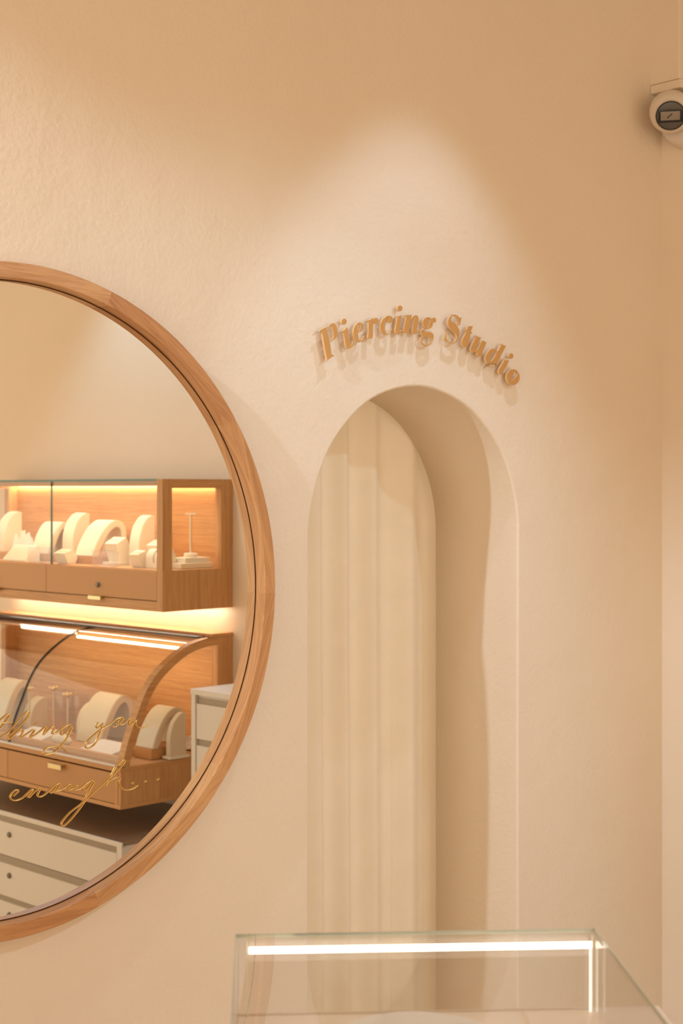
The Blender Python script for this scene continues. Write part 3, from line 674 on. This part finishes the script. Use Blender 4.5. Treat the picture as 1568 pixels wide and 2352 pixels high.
for a, b in ((PW + .001, .7525), (.7555, LEN - PW - .001)):
    bm = NB(); box(bm, .318, .3415, a, b, Z(1.188), Z(1.297), grain=1, bevel=.0008)
    dr = obj('drawer', bm, M['oak'], uc)
    m_ = (a + b) / 2 + .005
    bm = NB(); box(bm, .341, .362, m_ - .04, m_ + .04, Z(1.1885), Z(1.1905)); box(bm, .360, .362, m_ - .04, m_ + .04, Z(1.176), Z(1.1905))
    obj('tab_handle', bm, M['brass'], dr)
    bm = NB(); lathe(bm, [(0, .352), (.008, .352), (.010, .349), (.010, .341)], 20, 'x', 0, m_, Z(1.232)); obj('lock', bm, M['lock'], dr, 35)
bm = NB(); box(bm, .300, .318, PW, LEN - PW, Z(1.186), Z(1.2995)); obj('drawer_gap', bm, M['groove'], uc)
bm = NB(); box(bm, .016, .028, PW + .01, LEN - PW - .01, Z(1.617), Z(1.625)); obj('led_strip', bm, M['led_cab'], uc)
bm = NB(); box(bm, .322, .3315, PW, LEN - PW, Z(1.614), Z(1.6325), grain=1); box(bm, .298, .322, PW, LEN - PW, Z(1.6305), Z(1.6325), grain=1); box(bm, .298, .300, PW, LEN - PW, Z(1.619), Z(1.6305), grain=1); obj('front_rail_shield', bm, M['oak'], uc)  # lid and lip added to keep the front strip's light off the wall
bm = NB(); box(bm, .309, .321, PW + .01, LEN - PW - .01, Z(1.622), Z(1.630)); obj('led_strip', bm, M['led_cab'], uc)  # hidden front strip, added to brighten the faces of the stands
bm = NB(); box(bm, .03, .045, .03, LEN - .03, Z(1.1455), Z(1.1478)); obj('under_led_strip', bm, M['led_under'], uc)
bm = NB(); box(bm, .016, .235, .55, 1.42, Z(1.3006), Z(1.332), grain=1, bevel=.001); obj('display_step', bm, M['oak'], uc)

# ------------------------------------------------------------------ lower wall cabinet with a curved glass front
lc = bthing('curved_glass_showcase', 'lower oak wall showcase with curved glass front, seen in the mirror', 'display cabinet', Y0, 0.001, .447)
zz = .447
arc = [(.531, .596), (.524, .601), (.500, .684), (.468, .758), (.427, .845), (.379, .911), (.312, .965), (.228, 1.012), (.141, 1.035), (.075, 1.039)]
arc = [arc[1]] + spline(arc[1:], False, 5)[1:]
def inset(P, d):
    out = []
    for i, (x, z) in enumerate(P):
        a = P[max(i - 1, 0)]; b = P[min(i + 1, len(P) - 1)]
        tx, tz = b[0] - a[0], b[1] - a[1]; L = math.hypot(tx, tz)
        out.append((x - tz / L * d, z + tx / L * d))      # to the inside: behind and below
    return out
inn = inset(arc, .031)
if inn[len(inn) // 2][1] > arc[len(arc) // 2][1]: inn = inset(arc, -.031)
sgn = 1 if inset(arc, .031) == inn else -1
bm = NB()
box(bm, 0, .531, 0, .018, Z(.462), Z(.580), grain=2); box(bm, 0, .531, LEN - .018, LEN, Z(.462), Z(.580), grain=2)
box(bm, 0, .500, .018, LEN - .018, Z(.574), Z(.580), grain=1)
obj('carcass', bm, M['oak'], lc)
bm = NB(); box(bm, 0, .533, 0, LEN, Z(.580), Z(.597), grain=1, bevel=.001); obj('top_board', bm, M['oak'], lc)
bm = NB(); box(bm, 0, .533, 0, LEN, Z(.447), Z(.462), grain=1, bevel=.001); obj('bottom_board', bm, M['oak'], lc)
bm = NB(); box(bm, .49, .515, .018, LEN - .018, Z(.462), Z(.580)); obj('drawer_gap', bm, M['groove'], lc)
for a, b in ((.036, .7345), (.7375, LEN - .036)):
    bm = NB(); box(bm, .508, .5325, a, b, Z(.4645), Z(.5735), grain=1, bevel=.0008)
    dr = obj('drawer', bm, M['oak'], lc)
    m_ = (a + b) / 2 - .003
    bm = NB(); box(bm, .532, .556, m_ - .042, m_ + .042, Z(.5655), Z(.5675)); box(bm, .554, .556, m_ - .042, m_ + .042, Z(.548), Z(.5675))
    obj('tab_handle', bm, M['brass'], dr)
for a in (.018, LEN - .036):
    bm = NB(); box(bm, .505, .5325, a, a + .0175, Z(.462), Z(.580), grain=2); obj('front_stile', bm, M['oak'], lc)
bm = NB(); box(bm, 0, .014, .03, LEN - .03, Z(.597), Z(1.037), grain=1); obj('back_panel', bm, M['oak'], lc)
for y in (0, LEN - .034):
    bm = NB()
    ring = [(x, Z(z)) for x, z in arc] + [(x, Z(z)) for x, z in reversed(inn)]
    prism(bm, ring, 1, y, y + .034)
    obj('curved_rim', bm, M['oak'], lc)
    bm = NB(); box(bm, 0, .075, y, y + .034, Z(.597), Z(1.039), grain=2); obj('back_post', bm, M['oak'], lc)
def shell(P, d0, d1):
    return [(x, Z(z)) for x, z in inset(P, sgn * d0)] + [(x, Z(z)) for x, z in reversed(inset(P, sgn * d1))]
ga = [p for p in arc if p[0] > .10]
for a, b in ((.036, .7485), (.7515, LEN - .036)):
    bm = NB(); prism(bm, shell(ga, .004, .009), 1, a, b); obj('curved_glass', bm, M['glass'], lc, 40)
bm = NB(); prism(bm, shell(ga, .002, .011), 1, .7485, .7515); obj('glass_joint', bm, M['black_rubber'], lc)
bm = NB(); box(bm, .0, .108, -.004, LEN + .004, Z(1.0392), Z(1.052), grain=1, bevel=.001); obj('top_slab', bm, M['oak'], lc)
bm = NB(); box(bm, .108, .145, .036, LEN - .036, Z(1.034), Z(1.0415)); obj('seal_strip', bm, M['black_rubber'], lc)
bm = NB(); box(bm, .514, .530, .036, LEN - .036, Z(.5971), Z(.6035)); obj('glass_channel', bm, M['alu'], lc)
bm = NB(); box(bm, .478, .500, .036, LEN - .036, Z(.5971), Z(.624), grain=1); obj('kerb', bm, M['oak'], lc)
bm = NB(); box(bm, .190, .200, .06, .742, Z(.994), Z(1.002)); obj('led_strip', bm, M['led_low'], lc)
bm = NB(); box(bm, .190, .200, .756, 1.15, Z(1.008), Z(1.016)); obj('led_strip', bm, M['led_low'], lc)
bm = NB(); box(bm, .182, .204, .036, LEN - .036, Z(1.0165), Z(1.0195), grain=1); obj('led_carrier', bm, M['oak'], lc)

# ------------------------------------------------------------------ white drawer units
bu = bthing('drawer_unit', 'long low white drawer unit below the curved glass showcase', 'drawer unit', 1.925, 0.001, FLOOR)
zz = FLOOR
bl_ = 1.60
bm = NB(); box(bm, 0, .528, 0, bl_, 0, Z(.322)); obj('carcass', bm, M['white'], bu)
bm = NB(); box(bm, .528, .5495, .0, .030, .005, Z(.322)); obj('end_stile', bm, M['white'], bu)
bm = NB(); box(bm, 0, .545, 0, bl_, Z(.322), Z(.335), bevel=.001); obj('top', bm, M['brown_top'], bu)
bm = NB(); box(bm, .528, .550, 0, bl_, Z(.317), Z(.3345), bevel=.001); obj('front_edge', bm, M['white'], bu)
for z0, z1 in ((.164, .293), (.004, .131), (-.150, -.019)):
    bm = NB(); box(bm, .529, .550, .032, bl_ - .03, Z(z0), Z(z1), bevel=.001); dr = obj('drawer', bm, M['white'], bu)
    bm = NB(); box(bm, .5285, .534, .032, bl_ - .03, Z(z1), Z(z1) + .024); obj('grip', bm, M['grip'], dr)
    bm = NB(); lathe(bm, [(0, .558), (.009, .558), (.011, .555), (.011, .549)], 20, 'x', 0, .725, Z(z0 + .085)); obj('lock', bm, M['lock'], dr, 35)
wu = bthing('drawer_chest', 'tall white drawer chest at the end of the oak showcases', 'drawer unit', 1.25, 0.001, FLOOR)
bm = NB(); box(bm, 0, .400, .001, .449, 0, Z(.878)); box(bm, .400, .415, .001, .022, 0, Z(.878)); box(bm, .400, .415, .428, .449, 0, Z(.878)); obj('carcass', bm, M['white'], wu)
bm = NB(); box(bm, 0, .418, 0, .45, Z(.878), Z(.897), bevel=.001); obj('top', bm, M['white'], wu)
for z0, z1 in ((.722, .846), (.575, .699), (.428, .552), (.281, .405), (.134, .258), (-.013, .111), (-.15, -.03)):
    bm = NB(); box(bm, .4005, .411, .024, .426, Z(z0), Z(z1), bevel=.001); dr = obj('drawer', bm, M['white'], wu)
    bm = NB(); box(bm, .4002, .403, .024, .426, Z(z1), Z(z1) + .021); obj('grip', bm, M['grip'], dr)

# ------------------------------------------------------------------ jewellery displays
def bridge_prof(D, H, th):
    out = [(D, 0), (D * .90, H * .30), (D * .74, H * .62), (D * .55, H * .87), (D * .34, H), (D * .16, H * .965), (D * .03, H * .80), (0, H * .55), (D * .02, H * .25), (D * .05, 0)]
    o = spline(out, False, 4)
    i = inset(o, th)
    cx, cz = D * .45, H * .4
    k = len(o) // 2
    if math.dist(i[k], (cx, cz)) > math.dist(o[k], (cx, cz)): i = inset(o, -th)
    i = [(x, max(z, 0)) for x, z in i]
    return o, i
def bridge_stand(lab, y0, y1, pf, z, D, H, group, th=.024, plinth=0):
    t = bthing('arch_stand', lab, 'display stand', (y0 + y1) / 2, pf - D, z, group)
    w_ = (y1 - y0) / 2; zo = plinth
    if plinth:
        bm = NB(); box(bm, -.004, D + .01, -w_, w_, 0, plinth, grain=1, bevel=.0008); obj('plinth', bm, M['oak'], t)
    o, i = bridge_prof(D, H, th)
    bm = NB(); prism(bm, [(x, q + zo) for x, q in o + i[::-1]], 1, -w_, w_); obj('arch_body', bm, M['cream_led_tint'], t, 40)
    nn = int(len(o) * .78)
    sg = 1 if math.dist(inset(o, .003)[len(o)//2], (D*.45, H*.4)) > math.dist(o[len(o)//2], (D*.45, H*.4)) else -1
    pad = inset(o, sg * .003)[:nn]
    bm = NB(); prism(bm, [(x, max(q, .001) + zo) for x, q in pad + o[:nn][::-1]], 1, -w_ + .003, w_ - .003); obj('pad', bm, M['cream'], t, 40)
    return t
def bust_stand(lab, y0, y1, pf, z, D, H, group, base=None):
    t = bthing('bust_stand', lab, 'display stand', (y0 + y1) / 2, pf - D, z, group)
    w_ = (y1 - y0) / 2; zo = 0
    if base:
        bm = NB(); box(bm, -.014, D + .014, -w_ - .010, w_ + .010, 0, .012, bevel=.004); obj('base_plate', bm, M['cream'], t); zo = .0121
    front = spline([(D, 0), (D, H * .30), (D * .93, H * .55), (D * .72, H * .80), (D * .42, H * .95), (D * .15, H)], False, 4)
    bm = NB(); prism(bm, [(x, q + zo) for x, q in front] + [(0, H + zo), (0, zo)], 1, -w_, w_); obj('bust_body', bm, M['cream_led_tint'], t, 40)
    pad = [(x + .003 * (1 if k < len(front) * .6 else .3), q + zo + .003 * k / len(front)) for k, (x, q) in enumerate(front)]
    bm = NB(); prism(bm, pad + [(x, q + zo) for x, q in front][::-1], 1, -w_ + .002, w_ - .002); obj('pad', bm, M['cream'], t, 40)
    return t
def ring_block(lab, y0, y1, pf, z, D, H, group):
    t = bthing('ring_block', lab, 'ring holder', (y0 + y1) / 2, pf - D, z, group)
    w_ = (y1 - y0) / 2
    pr_ = [(D * .18, 0), (D * .70, 0), (D, H * .74), (D * .38, H), (0, H * .42)]
    bm = NB(); prism(bm, pr_, 1, -w_, w_)
    obj('block_body', bm, M['cream'], t)
    a, b = Vector((D, H * .74)), Vector((D * .38, H)); m1, m2 = a.lerp(b, .44), a.lerp(b, .54); nrm = Vector((.4, .9)).normalized() * .0006
    bm = NB(); prism(bm, [tuple(m1 - nrm), tuple(m1 + nrm), tuple(m2 + nrm), tuple(m2 - nrm)], 1, -w_ * .7, w_ * .7); obj('slot', bm, M['grip'], t)
    return t
def acrylic_block(lab, y0, y1, pf, z, D, H, group):
    t = bthing('acrylic_block', lab, 'display block', (y0 + y1) / 2, pf - D, z, group)
    w_ = (y1 - y0) / 2
    bm = NB(); box(bm, 0, D, -w_, w_, 0, H, bevel=.001)
    obj('clear_block', bm, M['acrylic'], t); return t

GU = 'jewellery stands in the upper showcase'; GL = 'jewellery stands in the lower showcase'
zU, zS, zL = 1.3016, 1.3331, .5981
bust_stand('tall cream quarter-arch bust at the far left of the upper showcase', 3.235, 3.300, .20, zS, .085, .170, GU)
bridge_stand('cream arch stand behind the glass joint of the upper showcase', 2.872, 2.998, .222, zS, .11, .128, GU)
bust_stand('tall cream quarter-arch bust in the middle of the upper showcase', 2.780, 2.858, .16, zS, .080, .168, GU)
bridge_stand('wide cream arch stand right of the middle bust in the upper showcase', 2.545, 2.668, .230, zS, .165, .140, GU)
bust_stand('tall cream quarter-arch bust near the right end of the upper showcase', 2.320, 2.385, .17, zU, .075, .195, GU)
ring_block('raised cream ring block in front of the wide arch stand', 2.395, 2.476, .225, zU + .012, .075, .098, 'ring blocks in the upper showcase')
ring_block('low cream ring block left of the wide arch stand', 2.622, 2.698, .315, zU, .065, .058, 'ring blocks in the upper showcase')
ring_block('low cream ring block beside the half-round ring rest', 2.182, 2.240, .285, zU, .065, .066, 'ring blocks in the upper showcase')
ring_block('cream ring block behind the half-round ring rest', 2.177, 2.265, .18, zU + .024, .07, .078, 'ring blocks in the upper showcase')
for lab, y, x, s in (('small pale box riser under the ring block behind the half-round rest', 2.221, .105, .023),
                     ('small pale box riser under the raised ring block', 2.4355, .145, .0115)):
    t = bthing('riser', lab, 'display block', y, x, zU, 'small risers in the upper showcase')
    bm = NB(); box(bm, 0, .085, -.045, .045, 0, s, bevel=.0008); obj('riser_body', bm, M['cream'], t)
acrylic_block('clear acrylic block by the glass joint of the upper showcase', 2.70, 2.87, .325, zU, .03, .062, 'acrylic blocks in the upper showcase')
acrylic_block('clear acrylic block below the wide arch stand of the upper showcase', 2.285, 2.42, .325, zU, .03, .062, 'acrylic blocks in the upper showcase')
t = bthing('ramp_stand', 'cream sloping ramp stand at the left of the upper showcase', 'display stand', 2.985, .245, zU, GU)
bm = NB(); prism(bm, [(.072, 0), (.072, .006), (.012, .066), (0, .066), (0, 0)], 1, -.085, .085); obj('ramp_body', bm, M['cream'], t)
t = bthing('ring_rest', 'cream half-round ring rest beside the right front post', 'ring holder', 2.122, .185, zU, GU)
bm = NB(); prism(bm, [(.034 + .034 * math.cos(PI * k / 16), .036 + .036 * math.sin(PI * k / 16)) for k in range(17)] + [(.0, .0), (.068, 0)], 1, -.05, .05); obj('rest_body', bm, M['cream'], t, 40)
bm = NB(); lathe(bm, [(.036, -.001), (.0385, -.001), (.0385, .001), (.036, .001)], 28, 'y', .034, .0, .036, closed=True); obj('ring', bm, M['grip'], t)
random.seed(11)
def shell_cluster(name, lab, cat, y, x, z, s, n, m, group):
    t = bthing(name, lab, cat, y, x, z, group)
    bm = NB()
    for k in range(n):
        a = random.random() * 2 * PI; r = random.random() * s * .55; h = s * (.5 + .8 * random.random()) * (1 - .4 * r / s)
        b_ = NB(); bmesh.ops.create_cone(b_, cap_ends=True, segments=6, radius1=s * .30, radius2=s * .05, depth=h)
        b_.transform(Matrix.Translation((r * math.cos(a) + s * .6, r * math.sin(a), h / 2)) @ Matrix.Rotation((random.random() - .5) * .5, 4, 'X') @ Matrix.Rotation((random.random() - .5) * .5, 4, 'Y'))
        lo = min(v_.co.z for v_ in b_.verts); b_.transform(Matrix.Translation((0, 0, -lo)))
        me = bpy.data.meshes.new('tmp'); b_.to_mesh(me); b_.free(); bm.from_mesh(me); bpy.data.meshes.remove(me)
    o = obj(name.split('_')[0] + '_body', bm, m, t); return t
shell_cluster('crystal_cluster', 'spiky white crystal cluster between bust and ramp in the upper showcase', 'crystal', 3.16, .10, zS, .075, 16, M['white_soft'], None)
# stepped plinth and earring stand by the end glass
for lab, y, x, z, a, b, h in (('wide low display block under the earring stand, lowest of its stack', 2.055, .050, zU, .165, .10, .0195),
                              ('smaller display block on the low block, carrying the earring stand', 2.062, .060, zU + .0196, .12, .08, .0195)):
    t = bthing('display_block', lab, 'display block', y, x, z, 'stacked blocks under the earring stand')
    bm = NB(); box(bm, 0, a, -b / 2, b / 2, 0, h, bevel=.001); obj('block_body', bm, M['cream'], t)
t = bthing('earring_stand', 'slim gold T-shaped earring stand on stacked blocks behind end glass', 'earring stand', 2.066, .118, zU + .0392)
bm = NB(); lathe(bm, [(0, 0), (.026, 0), (.027, .012), (.024, .016), (0, .017)], 32); obj('base_disc', bm, M['cream'], t, 35)
bm = NB(); tube(bm, [(0, 0, .016), (0, 0, .165)], .0045, 12); obj('post', bm, M['cream_led_tint'], t, 40)
bm = NB(); tube(bm, [(-.008, -.022, .166), (.008, .022, .166)], .004, 10); obj('cross_bar', bm, M['cream_led_tint'], t, 40)

# lower showcase
bridge_stand('tall cream arch stand left of the glass joint in the lower showcase', 3.005, 3.14, .36, zL, .15, .195, GL)
bridge_stand('large cream arch stand in the middle of the lower showcase', 2.413, 2.578, .290, zL, .165, .180, GL)
bust_stand('cream quarter-arch bust behind the flower earring stand', 2.940, 3.000, .26, zL, .08, .125, GL)
bust_stand('small cream bust beside the acrylic tower with the large arch', 2.606, 2.665, .225, zL, .075, .130, GL)
bridge_stand('cream arch stand on a wooden plinth at the open end', 2.006, 2.114, .345, zL, .150, .140, GL, plinth=.040)
bust_stand('cream bust on a base plate standing against the wooden plinth arch', 1.960, 1.986, .300, zL, .072, .155, GL, base=True)
for lab, y0, y1, pf, D, H in (('taller clear acrylic tower in the lower showcase', 2.785, 2.85, .21, .06, .165),
                              ('shorter clear acrylic tower in the lower showcase', 2.70, 2.775, .19, .06, .155)):
    t = bthing('acrylic_tower', lab, 'display block', (y0 + y1) / 2, pf - D, zL, 'acrylic towers in the lower showcase')
    w_ = (y1 - y0) / 2
    bm = NB(); box(bm, 0, D, -w_, w_, 0, H, bevel=.001); obj('clear_block', bm, M['acrylic'], t)
def flower_stand(lab, y, x, h):
    t = bthing('flower_stand', lab, 'earring stand', y, x, zL, 'flower topped earring stands')
    bm = NB(); lathe(bm, [(0, 0), (.024, 0), (.024, .006), (0, .008)], 24); obj('base_disc', bm, M['cream'], t, 35)
    bm = NB(); tube(bm, [(0, 0, .006), (0, 0, h - .012)], .0035, 10); obj('post', bm, M['cream_led_tint'], t, 40)
    bm = NB()
    lathe(bm, [(.003, h - .016), (.014, h - .006), (.019, h), (.014, h + .003), (0, h + .002)], 20)
    for k in range(6):
        a = k * PI / 3; b_ = NB(); bmesh.ops.create_uvsphere(b_, u_segments=8, v_segments=6, radius=.006)
        b_.transform(Matrix.Translation((.016 * math.cos(a), .016 * math.sin(a), h + .001)))
        me = bpy.data.meshes.new('tmp'); b_.to_mesh(me); b_.free(); bm.from_mesh(me); bpy.data.meshes.remove(me)
    obj('flower_head', bm, M['brass'], t, 40)
flower_stand('flower topped earring stand in front of the cream bust', 2.895, .30, .178)
flower_stand('flower topped earring stand between the two acrylic towers', 2.815, .235, .182)
flower_stand('flower topped earring stand in front of the shorter acrylic tower', 2.715, .235, .165)
for lab, y, x, a, b, h in (('cream sloping jewellery pad at the right front of the lower showcase', 2.235, .335, .14, .20, .03),
                           ('white jewellery pad beside the glass joint of the lower showcase', 2.70, .345, .11, .19, .03)):
    t = bthing('jewellery_pad', lab, 'display pad', y, x, zL, 'flat pads in the lower showcase')
    bm = NB(); prism(bm, [(a, 0), (a, .008), (0, .008 + h), (0, 0)], 1, -b / 2, b / 2); obj('pad_body', bm, M['white_soft'], t)
# pearl-like shell
t = bthing('sea_shell', 'ridged cream sea shell lying at the front of the lower showcase', 'shell', 2.49, .40, zL)
bm = NB()
prof_ = [(0, 0)] + [(.024 * math.sin(PI * min(1, k / 13)) ** .7 * (1 + .10 * math.sin(k * 2.4)), k * .0105) for k in range(1, 13)] + [(0, .137)]
lathe(bm, prof_, 20, 'y', .02, -.07, .0255); obj('shell_body', bm, M['cream'], t, 40)
shell_cluster('coral_piece', 'rough pale coral piece behind the bust at the open end', 'coral', 2.075, .075, zL, .05, 10, M['white_soft'], None)

# ------------------------------------------------------------------ lamps and added fill panels
def spot(x, y, z, tx, ty, tz, w, col, ang, blend, rad, lab):
    t = thing('downlight', lab, 'lamp', (x, y, z), 0, 'ceiling downlights along the plaster wall')
    L = bpy.data.lights.new('downlight_beam', 'SPOT'); L.energy = w; L.color = col
    L.spot_size = math.radians(ang); L.spot_blend = blend; L.shadow_soft_size = rad
    o = bpy.data.objects.new('lamp_beam', L); C.objects.link(o); o.parent = t
    d = Vector((tx - x, ty - y, tz - z)); o.rotation_euler = d.to_track_quat('-Z', 'Y').to_euler(); o.location = (0, 0, -.03)
    bm = NB(); lathe(bm, [(.040, 0.0), (.055, 0.0), (.055, -.006), (.040, -.006)], 32, closed=True); obj('trim_ring', bm, M['white'], t, 35)
for a in SPOTS: spot(*a)
for (x, y, sx, sy, lab) in FILL_PANELS:  # glowing panels added out of view as ambient fill
    t = thing('fill_panel', lab, 'lamp', (x, y, CEIL - .03), 0, 'fill panels added on the ceiling')
    bm = NB(); box(bm, -sx / 2 - .02, sx / 2 + .02, -sy / 2 - .02, sy / 2 + .02, .012, .03); obj('panel_frame', bm, M['white'], t)
    bm = NB(); box(bm, -sx / 2, sx / 2, -sy / 2, sy / 2, 0, .012); obj('diffuser', bm, M['fill_glow'], t)

# ------------------------------------------------------------------ world and view
wd = bpy.data.worlds.new('world'); bpy.context.scene.world = wd; wd.use_nodes = True
bg = wd.node_tree.nodes['Background']; bg.inputs['Color'].default_value = (*WORLD, 1); bg.inputs['Strength'].default_value = WSTR
vs_ = bpy.context.scene.view_settings
vs_.view_transform = 'Standard'; vs_.look = 'None'; vs_.exposure = EXPOSURE; vs_.gamma = 1.0; vs_.use_curve_mapping = False
